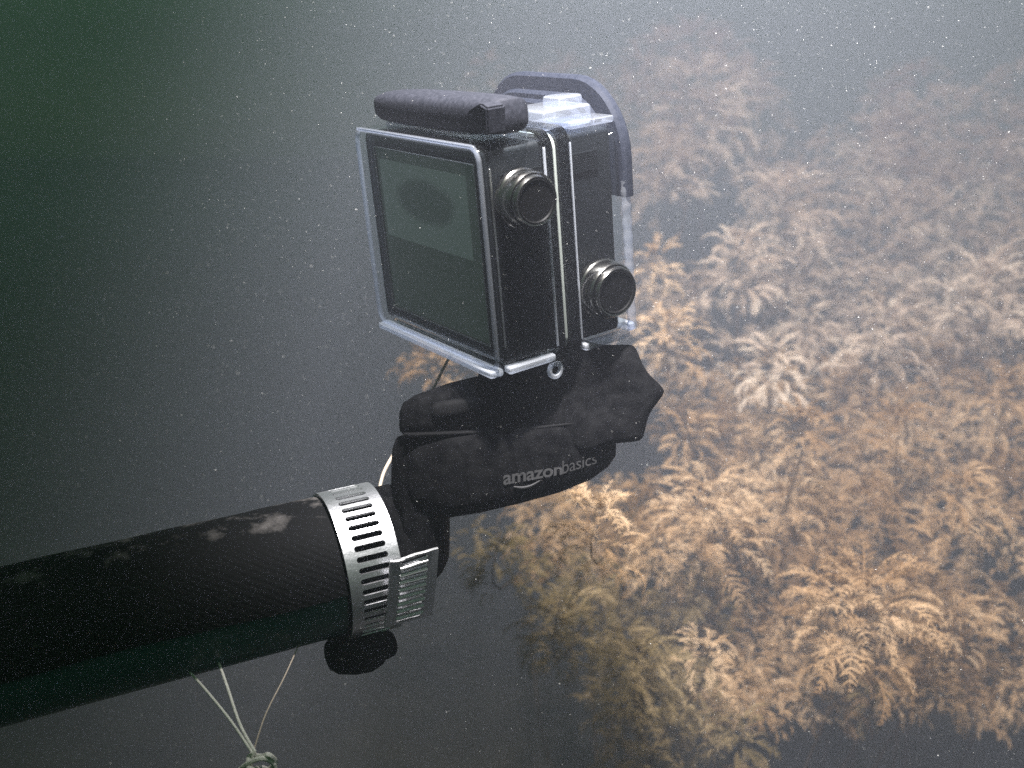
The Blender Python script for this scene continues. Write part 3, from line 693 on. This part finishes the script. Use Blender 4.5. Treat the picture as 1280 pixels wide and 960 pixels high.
def weed_mass(name, label, clumps, m, seed, cat):
    """a tangle nobody could count: frond meshes placed on stored points by geometry nodes"""
    rg = random.Random(seed); pts = []; rot = []; scl = []; pick = []
    for (px, py, d, rpx, nf) in clumps:
        top = P(px, py, d); A = rpx / FPX * d * S
        for k in range(nf):
            up = rg.random() ** .8; f = 1 - up
            az = math.pi + rg.gauss(0, 1.0) if rg.random() < .65 else rg.uniform(0, 6.283)
            out = Vector((-math.sin(az), math.cos(az) * .8, 0)) * (A * .7 * math.sqrt(f + .05) * rg.uniform(.3, 1))
            c = top + out - Vector((0, 0, A * (.1 + 1.0 * f ** 1.3)))
            if c.z < .01: continue
            mt = frond_matrix(c, az + rg.uniform(-.3, .3), R(62 - 75 * f + rg.uniform(-20, 20)), rg.uniform(-.7, .7), 1)
            e = mt.to_euler(); pts.append(c); rot.append(tuple(e)); scl.append(A / S / 4.6 * rg.uniform(.36, .66)); pick.append(rg.randrange(9))
    me = bpy.data.meshes.new(name); me.from_pydata([tuple(p) for p in pts], [], [])
    a = me.attributes.new('turn', 'FLOAT_VECTOR', 'POINT'); a.data.foreach_set('vector', np.array(rot, np.float32).ravel())
    a = me.attributes.new('size', 'FLOAT', 'POINT'); a.data.foreach_set('value', np.array(scl, np.float32))
    a = me.attributes.new('pick', 'INT', 'POINT'); a.data.foreach_set('value', np.array(pick, np.int32))
    o = link(name, me, M[m], kind='stuff', smooth=False); o['label'] = label; o['category'] = cat
    ng = bpy.data.node_groups.new(name, 'GeometryNodeTree')
    ng.interface.new_socket('Geometry', in_out='INPUT', socket_type='NodeSocketGeometry'); ng.interface.new_socket('Geometry', in_out='OUTPUT', socket_type='NodeSocketGeometry')
    N = ng.nodes; L = ng.links; gi = N.new('NodeGroupInput'); go = N.new('NodeGroupOutput')
    jn = N.new('GeometryNodeJoinGeometry'); ip = N.new('GeometryNodeInstanceOnPoints'); ip.inputs['Pick Instance'].default_value = True
    for i in range(9):
        oi = N.new('GeometryNodeObjectInfo'); oi.inputs['Object'].default_value = source(i, m); oi.inputs['As Instance'].default_value = True
        L.new(oi.outputs['Geometry'], jn.inputs[0])
    L.new(gi.outputs[0], ip.inputs['Points']); L.new(jn.outputs[0], ip.inputs['Instance'])
    for nm, ty, sock in (('turn', 'FLOAT_VECTOR', 'Rotation'), ('size', 'FLOAT', 'Scale'), ('pick', 'INT', 'Instance Index')):
        na = N.new('GeometryNodeInputNamedAttribute'); na.data_type = ty; na.inputs['Name'].default_value = nm
        L.new(na.outputs['Attribute'], ip.inputs[sock])
    L.new(ip.outputs[0], go.inputs[0])
    md = o.modifiers.new('fronds', 'NODES'); md.node_group = ng
    return o
rg = random.Random(77); near, olive, far = [], [], []; taken = []
for _ in range(9000):
    px, py = rg.uniform(660, 1340), rg.uniform(30, 960)
    if rg.random() > mask(px, py): continue
    sp = 24 if py > 400 else 27
    if any((px - a) ** 2 + (py - b) ** 2 < sp * sp for a, b in taken): continue
    taken.append((px, py)); d = depth(px, py) + rg.uniform(1, 13)
    c = (px, py, d, rg.uniform(38, 62), 46)
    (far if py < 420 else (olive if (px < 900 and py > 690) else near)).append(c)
far += [(px_, py_, 96, 52, 34) for px_, py_ in ((800, 60), (830, 35), (870, 25), (910, 45), (945, 75), (790, 110), (850, 90), (900, 110), (960, 120), (1190, 110), (1240, 95), (1280, 80), (1150, 120), (1310, 120))]
far += [(610 + 24 * k, 70 + 16 * ((k * 7) % 4), 98 + 2 * (k % 5), 50, 26) for k in range(9)]
near += [(520 + 22 * k, 430 + 9 * (k % 3), 64, 40, 16) for k in range(4)]
olive += [(590 + 26 * k, 655 + 14 * (k % 2), 62, 40, 16) for k in range(4)]
weed_mass('weed_bed', 'tangled brown weed filling the gaps behind the nearer plumes', near, 'weed', 11, 'weed bed')
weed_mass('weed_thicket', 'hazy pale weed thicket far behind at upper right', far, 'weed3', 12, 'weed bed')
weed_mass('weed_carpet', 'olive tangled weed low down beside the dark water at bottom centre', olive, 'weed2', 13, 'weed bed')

# ------------------------------------------------------------------ drifting particles
def snow():
    rg = np.random.default_rng(5); n = 30000
    d = (15 + 80 * rg.random(n) ** .75); px = rg.uniform(-120, 1400, n); py = rg.uniform(-120, 1080, n)
    r = rg.uniform(.004, .013, n) * (1 + .9 * (rg.random(n) < .05)) * np.clip(d / 38, .3, 1.6)
    c = np.stack([(px - 640) / FPX * d, (py - 480) / FPX * d, d], 1)
    cw = np.array(EYE) + S * (c[:, :1] * np.array(CX) - c[:, 1:2] * np.array(CU) + c[:, 2:] * np.array(CF))
    o = np.array([(1, 0, 0), (-1, 0, 0), (0, 1, 0), (0, -1, 0), (0, 0, 1), (0, 0, -1)], float)
    f = np.array([(0, 2, 4), (2, 1, 4), (1, 3, 4), (3, 0, 4), (2, 0, 5), (1, 2, 5), (3, 1, 5), (0, 3, 5)])
    V = (cw[:, None, :] + o[None] * r[:, None, None] * S * rg.uniform(.6, 1.4, (n, 6, 1))).reshape(-1, 3)
    F = (f[None] + 6 * np.arange(n)[:, None, None]).reshape(-1, 3)
    me = bpy.data.meshes.new('drifting_particles'); me.from_pydata(V.tolist(), [], F.tolist())
    o_ = link('drifting_particles', me, M['snow'], kind='stuff', smooth=False); o_['label'] = 'pale specks of silt drifting in the water'; o_['category'] = 'silt specks'
snow()

# ------------------------------------------------------------------ haze: the cloudy water itself
bm = bmesh.new(); box(bm, -900, 900, -700, 1100, -200, 170)
hm = bpy.data.materials.new('cloudy_water'); hm.use_nodes = True; n = hm.node_tree; n.nodes.remove(n.nodes['Principled BSDF'])
pv = n.nodes.new('ShaderNodeVolumePrincipled'); pv.inputs['Color'].default_value = (.80, .83, .99, 1); pv.inputs['Density'].default_value = 0.255; pv.inputs['Anisotropy'].default_value = 0.0
n.links.new(pv.outputs[0], n.nodes['Material Output'].inputs['Volume'])
hz = obj('haze', bm, hm, kind='stuff', smooth=False); hz['label'] = 'cloudy green water filling the lake'; hz['category'] = 'haze'
